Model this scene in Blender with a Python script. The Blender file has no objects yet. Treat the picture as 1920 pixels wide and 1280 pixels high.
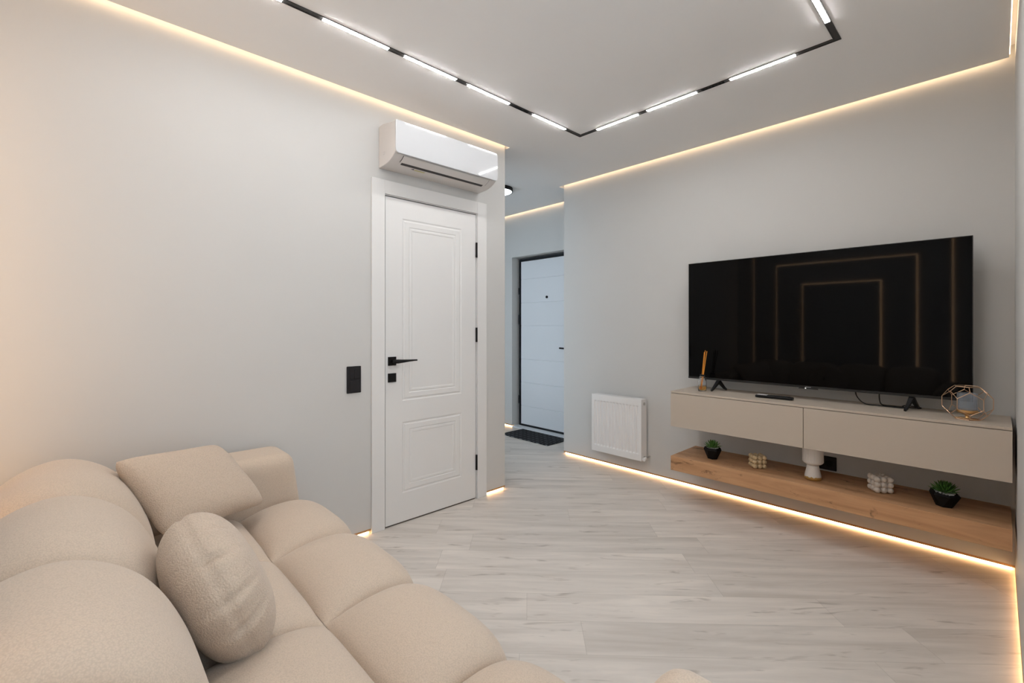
import bpy, bmesh, math, random
from mathutils import Vector, Matrix
random.seed(4)
PI = math.pi
S = bpy.context.scene
C = S.collection

# ------------------------------------------------------------------ camera, world, exposure
F_PX, HORIZON, H_CAM = 862.2, 611.0, 1.21
YAW = math.atan(910 / F_PX)                       # angle between the view and world +X
cam_d = bpy.data.cameras.new('camera')
cam = bpy.data.objects.new('camera', cam_d)
C.objects.link(cam)
cam_d.sensor_width = 36
cam_d.lens = F_PX / 1920 * 36
cam_d.shift_y = -(640 - HORIZON) / 1920
cam_d.clip_start = 0.02
cam.location = (0, 0, H_CAM)
cam.rotation_euler = (PI / 2, 0, YAW - PI / 2)
S.camera = cam

w = bpy.data.worlds.new('world'); S.world = w; w.use_nodes = True
w.node_tree.nodes['Background'].inputs[0].default_value = (0.73, 0.875, 1, 1)
w.node_tree.nodes['Background'].inputs[1].default_value = 3.3
S.view_settings.view_transform = 'Standard'
S.view_settings.look = 'None'
S.view_settings.gamma = 1
S.view_settings.use_curve_mapping = False
S.view_settings.exposure = -0.07

TRACK_POWER, COVE_POWER, BASE_POWER, HALL_POWER, NICHE_POWER = 96, 7, 12, 5, 9.5
WARM = (1.0, 0.70, 0.43)

# ------------------------------------------------------------------ helpers
def link(o, parent=None):
    C.objects.link(o)
    if parent is not None:
        o.parent = parent
    return o

def empty(name, loc, rz=0, **kw):
    o = bpy.data.objects.new(name, None)
    o.location = loc; o.rotation_euler = (0, 0, rz); o.empty_display_size = 0.05
    C.objects.link(o)
    return tag(o, **kw)

def tag(o, label=None, cat=None, group=None, kind=None):
    if label: o['label'] = label
    if cat: o['category'] = cat
    if group: o['group'] = group
    if kind: o['kind'] = kind
    return o

def obj(name, bm, mat, parent=None, smooth=False, bevel=0, seg=2, world=False):
    """link a bmesh as ONE mesh object; world=True: coords are world, the parent is an unrotated empty"""
    if world and parent is not None:
        p = parent; off = Vector((0, 0, 0))
        while p is not None:
            off += p.location; p = p.parent
        bmesh.ops.translate(bm, verts=bm.verts, vec=-off)
    bmesh.ops.recalc_face_normals(bm, faces=bm.faces)
    me = bpy.data.meshes.new(name)
    bm.to_mesh(me); bm.free()
    if isinstance(mat, (list, tuple)):
        for m in mat: me.materials.append(m)
    else:
        me.materials.append(mat)
    if smooth:
        for p in me.polygons: p.use_smooth = True
    o = bpy.data.objects.new(name, me)
    link(o, parent)
    if bevel:
        b = o.modifiers.new('bevel', 'BEVEL'); b.width = bevel; b.segments = seg
        b.limit_method = 'ANGLE'; b.angle_limit = 0.7
        for p in me.polygons: p.use_smooth = True
        n = o.modifiers.new('wn', 'WEIGHTED_NORMAL'); n.keep_sharp = False
    return o

def B(): return bmesh.new()

def box(bm, x0, x1, y0, y1, z0, z1, mi=0):
    v = [bm.verts.new((x, y, z)) for x in (x0, x1) for y in (y0, y1) for z in (z0, z1)]
    fs = [(0, 1, 3, 2), (4, 6, 7, 5), (0, 4, 5, 1), (2, 3, 7, 6), (0, 2, 6, 4), (1, 5, 7, 3)]
    for f in fs:
        fc = bm.faces.new([v[i] for i in f]); fc.material_index = mi
    return v

def tube(bm, pts, r, n=8, cap=True):
    pts = [Vector(p) for p in pts]
    rs = r if isinstance(r, (list, tuple)) else [r] * len(pts)
    rings = []; prev = None
    for i, p in enumerate(pts):
        t = (pts[min(i + 1, len(pts) - 1)] - pts[max(i - 1, 0)]).normalized()
        if prev is None:
            a = t.orthogonal().normalized()
        else:
            a = (prev - t * prev.dot(t)).normalized()
        prev = a; b = t.cross(a)
        rings.append([bm.verts.new(p + (a * math.cos(2 * PI * k / n) + b * math.sin(2 * PI * k / n)) * rs[i]) for k in range(n)])
    for i in range(len(rings) - 1):
        for k in range(n):
            bm.faces.new((rings[i][k], rings[i][(k + 1) % n], rings[i + 1][(k + 1) % n], rings[i + 1][k]))
    if cap:
        bm.faces.new(rings[0][::-1]); bm.faces.new(rings[-1])

def lathe(bm, prof, n=48, c=(0, 0, 0), rfun=None, closed=False):
    """prof: list of (r, z)"""
    rings = []
    for r, z in prof:
        if r < 1e-6:
            rings.append([bm.verts.new((c[0], c[1], c[2] + z))])
        else:
            rings.append([bm.verts.new((c[0] + (r * (rfun(k / n, z) if rfun else 1)) * math.cos(2 * PI * k / n),
                                        c[1] + (r * (rfun(k / n, z) if rfun else 1)) * math.sin(2 * PI * k / n), c[2] + z)) for k in range(n)])
    L = len(rings)
    for i in range(L if closed else L - 1):
        a, b = rings[i], rings[(i + 1) % L]
        for k in range(n):
            k2 = (k + 1) % n
            if len(a) == 1 and len(b) == 1: continue
            if len(a) == 1: bm.faces.new((a[0], b[k2], b[k]))
            elif len(b) == 1: bm.faces.new((a[k], a[k2], b[0]))
            else: bm.faces.new((a[k], a[k2], b[k2], b[k]))

def rbox(bm, x0, x1, y0, y1, z0, z1, r, n=14, fn=None):
    """rounded box from a subdivided cube"""
    cx, cy, cz = (x0 + x1) / 2, (y0 + y1) / 2, (z0 + z1) / 2
    hx, hy, hz = (x1 - x0) / 2, (y1 - y0) / 2, (z1 - z0) / 2
    vs = {}
    def g(i, j, k):
        key = (i, j, k)
        if key not in vs:
            p = []
            for q, h in ((i, hx), (j, hy), (k, hz)):
                t = q / n * 2 - 1
                t = math.copysign(1 - (1 - abs(t)) ** 1.5, t)
                p.append(t * h)
            inner = [max(-(h - r), min(h - r, q)) for q, h in zip(p, (hx, hy, hz))]
            d = Vector([a - b for a, b in zip(p, inner)])
            if d.length > 1e-9:
                d = d.normalized() * r
            co = Vector(inner) + d + Vector((cx, cy, cz))
            if fn: co = fn(co)
            vs[key] = bm.verts.new(co)
        return vs[key]
    for a in range(n):
        for b in range(n):
            for e in (0, n):
                bm.faces.new((g(e, a, b), g(e, a + 1, b), g(e, a + 1, b + 1), g(e, a, b + 1)))
                bm.faces.new((g(a, e, b), g(a + 1, e, b), g(a + 1, e, b + 1), g(a, e, b + 1)))
                bm.faces.new((g(a, b, e), g(a + 1, b, e), g(a + 1, b + 1, e), g(a, b + 1, e)))

# ------------------------------------------------------------------ materials
def mat(name, col=(.8, .8, .8), rough=.5, metal=0, spec=.5, emit=None, es=0, trans=0, ior=1.45, sheen=0, coat=0):
    m = bpy.data.materials.new(name); m.use_nodes = True
    b = m.node_tree.nodes['Principled BSDF']
    b.inputs['Base Color'].default_value = (*col, 1)
    b.inputs['Roughness'].default_value = rough
    b.inputs['Metallic'].default_value = metal
    b.inputs['Specular IOR Level'].default_value = spec
    b.inputs['IOR'].default_value = ior
    b.inputs['Transmission Weight'].default_value = trans
    b.inputs['Sheen Weight'].default_value = sheen
    b.inputs['Coat Weight'].default_value = coat
    if emit:
        b.inputs['Emission Color'].default_value = (*emit, 1)
        b.inputs['Emission Strength'].default_value = es
    return m

def N(m, t, **kw):
    n = m.node_tree.nodes.new(t)
    for k, v in kw.items():
        if k.startswith('i_'):
            n.inputs[k[2:].replace('_', ' ')].default_value = v
        else:
            setattr(n, k, v)
    return n

def L(m, a, b): m.node_tree.links.new(a, b)

def math_n(m, op, a, b=None, c=None):
    n = N(m, 'ShaderNodeMath', operation=op)
    for i, v in enumerate((a, b, c)):
        if v is None: continue
        if isinstance(v, (int, float)): n.inputs[i].default_value = v
        else: L(m, v, n.inputs[i])
    return n.outputs[0]

def mixc(m, fac, a, b, blend='MIX'):
    n = N(m, 'ShaderNodeMix', data_type='RGBA', blend_type=blend)
    if isinstance(fac, (int, float)): n.inputs[0].default_value = fac
    else: L(m, fac, n.inputs[0])
    for i, v in ((6, a), (7, b)):
        if isinstance(v, tuple): n.inputs[i].default_value = (*v, 1)
        else: L(m, v, n.inputs[i])
    return n.outputs[2]

def bump(m, h, strength, dist):
    b = m.node_tree.nodes['Principled BSDF']
    n = N(m, 'ShaderNodeBump'); n.inputs['Strength'].default_value = strength; n.inputs['Distance'].default_value = dist
    L(m, h, n.inputs['Height']); L(m, n.outputs[0], b.inputs['Normal'])
    return n

def paint(name, col, rough=.6, bs=.05):
    m = mat(name, col, rough, spec=.3)
    tc = N(m, 'ShaderNodeTexCoord')
    no = N(m, 'ShaderNodeTexNoise', i_Scale=180.0, i_Detail=3.0)
    L(m, tc.outputs['Object'], no.inputs['Vector'])
    bump(m, no.outputs[0], bs, .001)
    n2 = N(m, 'ShaderNodeTexNoise', i_Scale=1.3, i_Detail=2.0)
    L(m, tc.outputs['Object'], n2.inputs['Vector'])
    c = mixc(m, n2.outputs[0], tuple(x * .97 for x in col), tuple(min(1, x * 1.03) for x in col))
    L(m, c, m.node_tree.nodes['Principled BSDF'].inputs['Base Color'])
    return m

M = {}
M['wall'] = paint('wall_paint', (.605, .60, .585))
M['ceiling'] = paint('ceiling_film', (.90, .89, .88), .55, .01)
M['door'] = paint('door_lacquer', (.76, .755, .745), .4, .01)
M['door_metal'] = paint('entrance_door_panel', (.74, .76, .79), .4, .01)
M['white_plastic'] = mat('white_plastic', (.83, .82, .82), .3)
M['ac_body'] = mat('air_conditioner_body', (.68, .65, .63), .4)
M['ac_gloss'] = mat('air_conditioner_gloss', (.56, .57, .585), .06, coat=.5)
M['ac_dark'] = mat('air_outlet_dark', (.05, .045, .045), .6)
M['radiator'] = mat('radiator_enamel', (.82, .81, .80), .3)
M['black'] = mat('black_metal', (.006, .006, .0065), .5, spec=.25)
M['track'] = mat('black_track', (.03, .027, .025), .5)
M['black_gloss'] = mat('black_plastic', (.007, .007, .008), .4, spec=.3)
M['graphite'] = mat('graphite_switch', (.015, .014, .016), .5, spec=.3)
M['frame_black'] = mat('black_door_frame', (.012, .014, .017), .5, spec=.25)
M['screen'] = mat('screen_glass', (.002, .002, .0022), .04, spec=.12)
M['bezel'] = mat('tv_bezel', (.012, .013, .014), .4)
M['cab'] = paint('cabinet_laminate', (.53, .46, .385), .55, .02)
M['gap_shade'] = mat('door_gap_shade', (.10, .08, .06), .7)  # dark tone standing in for shade under the interior door
M['profile'] = mat('brown_skirting_profile', (.48, .27, .12), .5)
M['gold'] = mat('rose_gold_wire', (.78, .52, .34), .33, metal=1)
M['brass'] = mat('brass_dish', (.80, .50, .22), .3, metal=1)
M['chrome'] = mat('chrome', (.6, .6, .6), .25, metal=1)
M['cable'] = mat('cable_rubber', (.008, .008, .008), .6)
M['ceramic'] = mat('white_ceramic', (.72, .69, .66), .45)
M['candle_beige'] = mat('beige_wax', (.62, .47, .28), .45)
M['candle_white'] = mat('white_wax', (.70, .64, .58), .45)
M['pot'] = mat('matte_black_pot', (.007, .007, .007), .65, spec=.2)
M['pebble'] = mat('white_pebbles', (.72, .74, .74), .6)
M['leaf'] = mat('succulent_leaf', (.10, .26, .05), .45)
M['leaf2'] = mat('dark_succulent_leaf', (.07, .20, .035), .45)
M['reed'] = mat('orange_reed', (.85, .33, .04), .6)
M['glass'] = mat('clear_glass', (1, 1, 1), .02, trans=1, ior=1.45)
M['smoked'] = mat('bluish_glass', (.80, .86, .94), .12, trans=.9, ior=1.45)
M['liquid'] = mat('orange_oil', (1, .55, .08), .02, trans=1, ior=1.33)
M['mark'] = mat('grey_marking', (.55, .55, .56), .5)
M['yellow'] = mat('yellow_sticker', (.62, .58, .30), .5)
M['bar'] = mat('light_bar_diffuser', (1, 1, 1), .5, emit=(1.0, .985, .975), es=TRACK_POWER)
M['cove'] = mat('warm_led_cove', (1, 1, 1), .5, emit=WARM, es=COVE_POWER)
M['base'] = mat('warm_led_base', (1, 1, 1), .5, emit=(1.0, .64, .31), es=BASE_POWER)
M['niche'] = mat('warm_led_niche', (1, 1, 1), .5, emit=(1.0, .60, .30), es=NICHE_POWER)
M['lamp'] = mat('cool_lamp_diffuser', (1, 1, 1), .5, emit=(.80, .90, 1.0), es=HALL_POWER)
M['standby'] = mat('standby_led', (1, 1, 1), .5, emit=(1, 1, 1), es=1.0)

def floor_mat():
    m = mat('laminate', (.6, .55, .5), .42, spec=.4)
    b = m.node_tree.nodes['Principled BSDF']
    tc = N(m, 'ShaderNodeTexCoord')
    mp = N(m, 'ShaderNodeMapping'); mp.inputs['Rotation'].default_value = (0, 0, math.radians(46.0 - 0.6))
    L(m, tc.outputs['Object'], mp.inputs['Vector'])
    sp = N(m, 'ShaderNodeSeparateXYZ'); L(m, mp.outputs[0], sp.inputs[0])
    u, v = sp.outputs[0], sp.outputs[1]          # u along the planks, v across
    W, LEN = .193, 1.28
    vr = math_n(m, 'DIVIDE', math_n(m, 'ADD', v, 10 * W + .036), W)
    row = math_n(m, 'FLOOR', vr)
    wn = N(m, 'ShaderNodeTexWhiteNoise', noise_dimensions='1D'); L(m, row, wn.inputs['W'])
    ur = math_n(m, 'ADD', math_n(m, 'DIVIDE', u, LEN), math_n(m, 'ADD', wn.outputs[0], 20))
    col = math_n(m, 'FLOOR', ur)
    cid = math_n(m, 'ADD', math_n(m, 'MULTIPLY', row, 17.13), math_n(m, 'MULTIPLY', col, 3.71))
    wn2 = N(m, 'ShaderNodeTexWhiteNoise', noise_dimensions='1D'); L(m, cid, wn2.inputs['W'])
    # joints
    fv = math_n(m, 'FRACT', vr); fu = math_n(m, 'FRACT', ur)
    dv = math_n(m, 'MULTIPLY', math_n(m, 'MINIMUM', fv, math_n(m, 'SUBTRACT', 1, fv)), W)
    du = math_n(m, 'MULTIPLY', math_n(m, 'MINIMUM', fu, math_n(m, 'SUBTRACT', 1, fu)), LEN)
    j = math_n(m, 'MINIMUM', dv, du)
    joint = math_n(m, 'LESS_THAN', j, .0011)
    # grain: stretched along u, shifted per plank
    cb = N(m, 'ShaderNodeCombineXYZ')
    L(m, math_n(m, 'ADD', u, math_n(m, 'MULTIPLY', wn2.outputs[0], 37)), cb.inputs[0])
    L(m, math_n(m, 'MULTIPLY', v, 9), cb.inputs[1])
    L(m, math_n(m, 'MULTIPLY', cid, 1.7), cb.inputs[2])
    n1 = N(m, 'ShaderNodeTexNoise', i_Scale=1.6, i_Detail=5.0, i_Roughness=.6, i_Distortion=.5)
    L(m, cb.outputs[0], n1.inputs['Vector'])
    cb2 = N(m, 'ShaderNodeCombineXYZ')
    L(m, math_n(m, 'ADD', math_n(m, 'MULTIPLY', u, 3), math_n(m, 'MULTIPLY', wn2.outputs[0], 91)), cb2.inputs[0])
    L(m, math_n(m, 'MULTIPLY', v, 70), cb2.inputs[1])
    n2 = N(m, 'ShaderNodeTexNoise', i_Scale=1.6, i_Detail=4.0, i_Roughness=.6)
    L(m, cb2.outputs[0], n2.inputs['Vector'])
    # knots
    cb3 = N(m, 'ShaderNodeCombineXYZ')
    L(m, math_n(m, 'MULTIPLY', u, 1.3), cb3.inputs[0]); L(m, math_n(m, 'MULTIPLY', v, 8), cb3.inputs[1])
    n3 = N(m, 'ShaderNodeTexNoise', i_Scale=2.6, i_Detail=3.0, i_Roughness=.7, i_Distortion=.5)
    L(m, cb3.outputs[0], n3.inputs['Vector'])
    r1 = N(m, 'ShaderNodeValToRGB'); L(m, n1.outputs[0], r1.inputs[0])
    e = r1.color_ramp.elements
    e[0].position = .28; e[0].color = (.55, .49, .43, 1)
    e[1].position = .66; e[1].color = (.75, .685, .62, 1)
    x = e.new(.47); x.color = (.64, .585, .53, 1)
    c = mixc(m, math_n(m, 'MULTIPLY', math_n(m, 'SUBTRACT', n2.outputs[0], .35), .45), r1.outputs[0], (.72, .68, .635))
    mr = N(m, 'ShaderNodeMapRange'); L(m, n3.outputs[0], mr.inputs[0])
    mr.inputs[1].default_value = .60; mr.inputs[2].default_value = .72
    c = mixc(m, math_n(m, 'MULTIPLY', mr.outputs[0], .6), c, (.27, .22, .18))
    hs = N(m, 'ShaderNodeHueSaturation'); L(m, c, hs.inputs['Color'])
    L(m, math_n(m, 'ADD', .94, math_n(m, 'MULTIPLY', wn2.outputs[0], .11)), hs.inputs['Value'])
    hs.inputs['Saturation'].default_value = .85
    c = mixc(m, math_n(m, 'MULTIPLY', joint, .28), hs.outputs[0], (.22, .19, .16))
    L(m, c, b.inputs['Base Color'])
    hh = math_n(m, 'ADD', math_n(m, 'MULTIPLY', n2.outputs[0], .3), math_n(m, 'MULTIPLY', joint, -1))
    bump(m, hh, .25, .0008)
    return m
M['floor'] = floor_mat()

def oak(name, a, b_, knot):
    m = mat(name, a, .5, spec=.35)
    b = m.node_tree.nodes['Principled BSDF']
    tc = N(m, 'ShaderNodeTexCoord')
    mp = N(m, 'ShaderNodeMapping'); mp.inputs['Scale'].default_value = (9, 1.0, 9)
    L(m, tc.outputs['Object'], mp.inputs['Vector'])
    n1 = N(m, 'ShaderNodeTexNoise', i_Scale=2.2, i_Detail=5.0, i_Roughness=.6, i_Distortion=.7)
    L(m, mp.outputs[0], n1.inputs['Vector'])
    mp2 = N(m, 'ShaderNodeMapping'); mp2.inputs['Scale'].default_value = (80, 4, 80)
    L(m, tc.outputs['Object'], mp2.inputs['Vector'])
    n2 = N(m, 'ShaderNodeTexNoise', i_Scale=1.5, i_Detail=3.0)
    L(m, mp2.outputs[0], n2.inputs['Vector'])
    r = N(m, 'ShaderNodeValToRGB'); L(m, n1.outputs[0], r.inputs[0])
    e = r.color_ramp.elements
    e[0].position = .3; e[0].color = (*b_, 1); e[1].position = .62; e[1].color = (*a, 1)
    c = mixc(m, math_n(m, 'MULTIPLY', n2.outputs[0], .35), r.outputs[0], tuple(x * .8 for x in a))
    mp3 = N(m, 'ShaderNodeMapping'); mp3.inputs['Scale'].default_value = (4.5, 1.9, 4.5); mp3.inputs['Location'].default_value = (.3, .2, .9)
    L(m, tc.outputs['Object'], mp3.inputs['Vector'])
    n3 = N(m, 'ShaderNodeTexNoise', i_Scale=3.2, i_Detail=4.0, i_Roughness=.7, i_Distortion=1.0)
    L(m, mp3.outputs[0], n3.inputs['Vector'])
    mr = N(m, 'ShaderNodeMapRange'); L(m, n3.outputs[0], mr.inputs[0])
    mr.inputs[1].default_value = .61; mr.inputs[2].default_value = .70
    c = mixc(m, math_n(m, 'MULTIPLY', mr.outputs[0], .75), c, knot)
    L(m, c, b.inputs['Base Color'])
    bump(m, n2.outputs[0], .15, .0008)
    return m
M['oak'] = oak('oak_shelf', (.60, .345, .185), (.42, .225, .11), (.10, .05, .025))

def boucle(name, col, sc=230, st=.6, dist=.0022):
    m = mat(name, col, .95, spec=.15, sheen=.25)
    b = m.node_tree.nodes['Principled BSDF']
    b.inputs['Sheen Roughness'].default_value = .5
    tc = N(m, 'ShaderNodeTexCoord')
    wp = N(m, 'ShaderNodeTexNoise', i_Scale=sc * .5, i_Detail=2.0)
    L(m, tc.outputs['Object'], wp.inputs['Vector'])
    ad = N(m, 'ShaderNodeVectorMath', operation='MULTIPLY_ADD')
    L(m, wp.outputs['Color'], ad.inputs[0]); ad.inputs[1].default_value = (1.6 / sc,) * 3; L(m, tc.outputs['Object'], ad.inputs[2])
    v = N(m, 'ShaderNodeTexVoronoi', feature='SMOOTH_F1', i_Scale=sc, i_Smoothness=.6)
    L(m, ad.outputs[0], v.inputs['Vector'])
    v2 = N(m, 'ShaderNodeTexNoise', i_Scale=sc * .16, i_Detail=2.0)
    L(m, tc.outputs['Object'], v2.inputs['Vector'])
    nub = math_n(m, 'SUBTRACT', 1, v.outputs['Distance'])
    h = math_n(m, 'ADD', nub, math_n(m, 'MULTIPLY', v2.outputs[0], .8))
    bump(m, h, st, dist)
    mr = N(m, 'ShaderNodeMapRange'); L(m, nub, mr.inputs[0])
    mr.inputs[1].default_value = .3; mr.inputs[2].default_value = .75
    c = mixc(m, mr.outputs[0], tuple(x * .91 for x in col), tuple(min(1, x * 1.03) for x in col))  # hollows between nubs darkened in the colour, like shade
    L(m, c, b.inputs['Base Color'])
    return m
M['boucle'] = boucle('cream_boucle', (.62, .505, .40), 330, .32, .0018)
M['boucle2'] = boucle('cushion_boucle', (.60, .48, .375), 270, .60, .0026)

def mat_rug():
    m = mat('ribbed_doormat', (.02, .021, .023), .8, spec=.2)
    b = m.node_tree.nodes['Principled BSDF']
    tc = N(m, 'ShaderNodeTexCoord')
    sp = N(m, 'ShaderNodeSeparateXYZ'); L(m, tc.outputs['Object'], sp.inputs[0])
    def stripes(ax, f, th, off):
        return math_n(m, 'LESS_THAN', math_n(m, 'FRACT', math_n(m, 'ADD', math_n(m, 'MULTIPLY', ax, f), off)), th)
    x, y = sp.outputs[0], sp.outputs[1]
    cx = math_n(m, 'FLOOR', math_n(m, 'MULTIPLY', x, 16)); cy = math_n(m, 'FLOOR', math_n(m, 'MULTIPLY', y, 16))
    par = math_n(m, 'MODULO', math_n(m, 'ABSOLUTE', math_n(m, 'ADD', cx, cy)), 2)
    sx = stripes(x, 64, .28, 0); sy = stripes(y, 64, .28, 0)
    fx = math_n(m, 'FRACT', math_n(m, 'MULTIPLY', x, 16)); fy = math_n(m, 'FRACT', math_n(m, 'MULTIPLY', y, 16))
    inx = math_n(m, 'MULTIPLY', math_n(m, 'GREATER_THAN', fx, .2), math_n(m, 'LESS_THAN', fx, .8))
    iny = math_n(m, 'MULTIPLY', math_n(m, 'GREATER_THAN', fy, .35), math_n(m, 'LESS_THAN', fy, .6))
    pat = math_n(m, 'MULTIPLY', math_n(m, 'MULTIPLY', inx, iny), par)
    inx2 = math_n(m, 'MULTIPLY', math_n(m, 'GREATER_THAN', fy, .15), math_n(m, 'LESS_THAN', fy, .85))
    iny2 = math_n(m, 'MULTIPLY', math_n(m, 'GREATER_THAN', fx, .42), math_n(m, 'LESS_THAN', fx, .52))
    pat2 = math_n(m, 'MULTIPLY', math_n(m, 'MULTIPLY', inx2, iny2), math_n(m, 'SUBTRACT', 1, par))
    pp = math_n(m, 'MAXIMUM', math_n(m, 'MULTIPLY', pat, sy), pat2)
    L(m, mixc(m, math_n(m, 'MULTIPLY', pp, .7), (.014, .015, .018), (.34, .36, .38)), b.inputs['Base Color'])
    return m
M['mat'] = mat_rug()

def goblet_mat():
    m = mat('glazed_ceramic', (.72, .69, .66), .45)
    b = m.node_tree.nodes['Principled BSDF']
    tc = N(m, 'ShaderNodeTexCoord'); sp = N(m, 'ShaderNodeSeparateXYZ'); L(m, tc.outputs['Object'], sp.inputs[0])
    no = N(m, 'ShaderNodeTexNoise', i_Scale=90.0, i_Detail=3.0); L(m, tc.outputs['Object'], no.inputs['Vector'])
    z = math_n(m, 'ADD', sp.outputs[2], math_n(m, 'MULTIPLY', no.outputs[0], -.022))
    f = math_n(m, 'LESS_THAN', z, .009)
    L(m, mixc(m, f, (.72, .69, .66), (.58, .38, .13)), b.inputs['Base Color'])
    L(m, math_n(m, 'MULTIPLY', f, .8), b.inputs['Metallic'])
    return m
M['goblet'] = goblet_mat()

# ------------------------------------------------------------------ room shell
XB, YA, YC, XD, ZC = 3.36, 2.515, -.06, -.36, 2.53
XH, XE = 2.31, 3.79                                # corner of the door wall, hall wall with entrance door
GAP = .020

b = B(); box(b, -.5, 4.2, -.6, 5.4, -.06, 0)
tag(obj('floor', b, M['floor']), kind='structure')

b = B()
box(b, -.5, 4.2, -.6, 5.4, 2.60, 2.66)                                    # slab above the light gaps
box(b, XD + .001, XB - .032, YC + .020, YA - .032, ZC, 2.575)
box(b, XH + .02, XB - .032, YA - .032, 2.862, ZC, 2.575)
box(b, XH + .02, XE - .032, 2.862, 5.0, ZC, 2.575)
ce = obj('ceiling', b, M['ceiling']); tag(ce, kind='structure')

# TV wall
b = B()
box(b, XB, XB + .10, YC - .1, 2.83, GAP + .004, 2.60)
box(b, XB + .035, XB + .10, YC - .1, 2.83, 0, GAP + .004)
box(b, XB + .10, XE, 2.73, 2.83, 0, 2.60)
tag(obj('wall_right', b, M['wall']), kind='structure')
b = B(); box(b, XB - .001, XB + .03, YC, 2.831, GAP - .003, GAP + .009)
tag(obj('trim_1', b, M['profile']), kind='structure')

# door wall
b = B()
DX0, DX1, DZ = 1.30, 2.075, 2.03
for x0, x1 in ((XD, DX0), (DX1, XH)):
    box(b, x0, x1, YA, YA + .12, GAP + .004, 2.60)
    box(b, x0, x1, YA + .035, YA + .12, 0, GAP + .004)
box(b, DX0, DX1, YA, YA + .12, DZ, 2.60)
box(b, DX0, DX1, YA + .10, YA + .12, 0, DZ)
tag(obj('wall_left', b, M['wall']), kind='structure')
b = B()
box(b, XD, 1.247, YA - .001, YA + .03, GAP - .003, GAP + .009)
box(b, 2.128, XH, YA - .001, YA + .03, GAP - .003, GAP + .009)
tag(obj('trim_2', b, M['profile']), kind='structure')

# hall walls
b = B()
HY0, HY1, HZ0, HZ1 = 2.85, 4.85, .12, 2.44
box(b, XH - .12, XH, YA + .12, HY0, 0, 2.60); box(b, XH - .12, XH, HY1, 5.0, 0, 2.60)
box(b, XH - .12, XH, HY0, HY1, 0, HZ0); box(b, XH - .12, XH, HY0, HY1, HZ1, 2.60)
tag(obj('wall_hall_left', b, M['wall']), kind='structure')
b = B()
EY0, EY1, EZ = 3.02, 4.0, 2.028
box(b, XE, XE + .30, EY1, 5.0, GAP + .004, 2.60); box(b, XE + .035, XE + .30, EY1, 5.0, 0, GAP + .004)
box(b, XE, XE + .30, 2.73, EY0, 0, 2.60)
box(b, XE, XE + .30, EY0, EY1, EZ, 2.60)
box(b, XE + .16, XE + .30, EY0, EY1, 0, EZ)
tag(obj('wall_hall_right', b, M['wall']), kind='structure')
b = B(); box(b, XE - .001, XE + .03, EY1 + .002, 5.0, GAP - .003, GAP + .009)
tag(obj('trim_3', b, M['profile']), kind='structure')
w2 = empty('fill_window_2', (XH - .06, (HY0 + HY1) / 2, HZ0), kind='structure')  # unseen window, added to let cool fill light into the hall
b = B()
for y0, y1, z0, z1 in ((HY0, HY0 + .06, HZ0, HZ1), (HY1 - .06, HY1, HZ0, HZ1), (HY0 + .06, HY1 - .06, HZ0, HZ0 + .06), (HY0 + .06, HY1 - .06, HZ1 - .06, HZ1), (3.87, 3.93, HZ0 + .06, HZ1 - .06)):
    box(b, XH - .09, XH - .03, y0, y1, z0, z1)
obj('fill_window_frame', b, M['door'], w2, world=True)
b = B(); box(b, XH - .065, XH - .06, HY0 + .06, HY1 - .06, HZ0 + .06, HZ1 - .06)
obj('fill_pane', b, M['glass'], w2, world=True)
b = B(); box(b, XH - .12, XE + .3, 5.0, 5.1, 0, 2.60)
tag(obj('wall_hall_back', b, M['wall']), kind='structure')

# window wall (beside and behind the camera), with an added unseen fill window
b = B()
WX0, WX1, WZ0, WZ1 = -.25, 1.45, .45, 2.36
box(b, XD - .1, WX0, YC - .25, YC, GAP + .004, 2.60)
box(b, WX1, XB, YC - .25, YC, GAP + .004, 2.60)
box(b, WX0, WX1, YC - .25, YC, GAP + .004, WZ0)
box(b, WX0, WX1, YC - .25, YC, WZ1, 2.60)
box(b, XD - .1, XB, YC - .25, YC - .035, 0, GAP + .004)
tag(obj('wall_window', b, M['wall']), kind='structure')
b = B(); box(b, XD, XB, YC - .03, YC + .001, GAP - .003, GAP + .009)
tag(obj('trim_4', b, M['profile']), kind='structure')
wn_ = empty('fill_window_1', ((WX0 + WX1) / 2, YC - .2, WZ0), kind='structure')  # unseen window assumed behind the camera, sized to supply soft fill light
b = B()
for x0, x1, z0, z1 in ((WX0, WX0 + .06, WZ0, WZ1), (WX1 - .06, WX1, WZ0, WZ1), (WX0 + .06, WX1 - .06, WZ0, WZ0 + .06), (WX0 + .06, WX1 - .06, WZ1 - .06, WZ1), (.77, .83, WZ0 + .06, WZ1 - .06)):
    box(b, x0, x1, YC - .22, YC - .16, z0, z1)
obj('fill_window_frame', b, M['door'], wn_, world=True)
b = B(); box(b, WX0 + .06, WX1 - .06, YC - .195, YC - .19, WZ0 + .06, WZ1 - .06)
obj('fill_pane', b, M['glass'], wn_, world=True)

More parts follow.
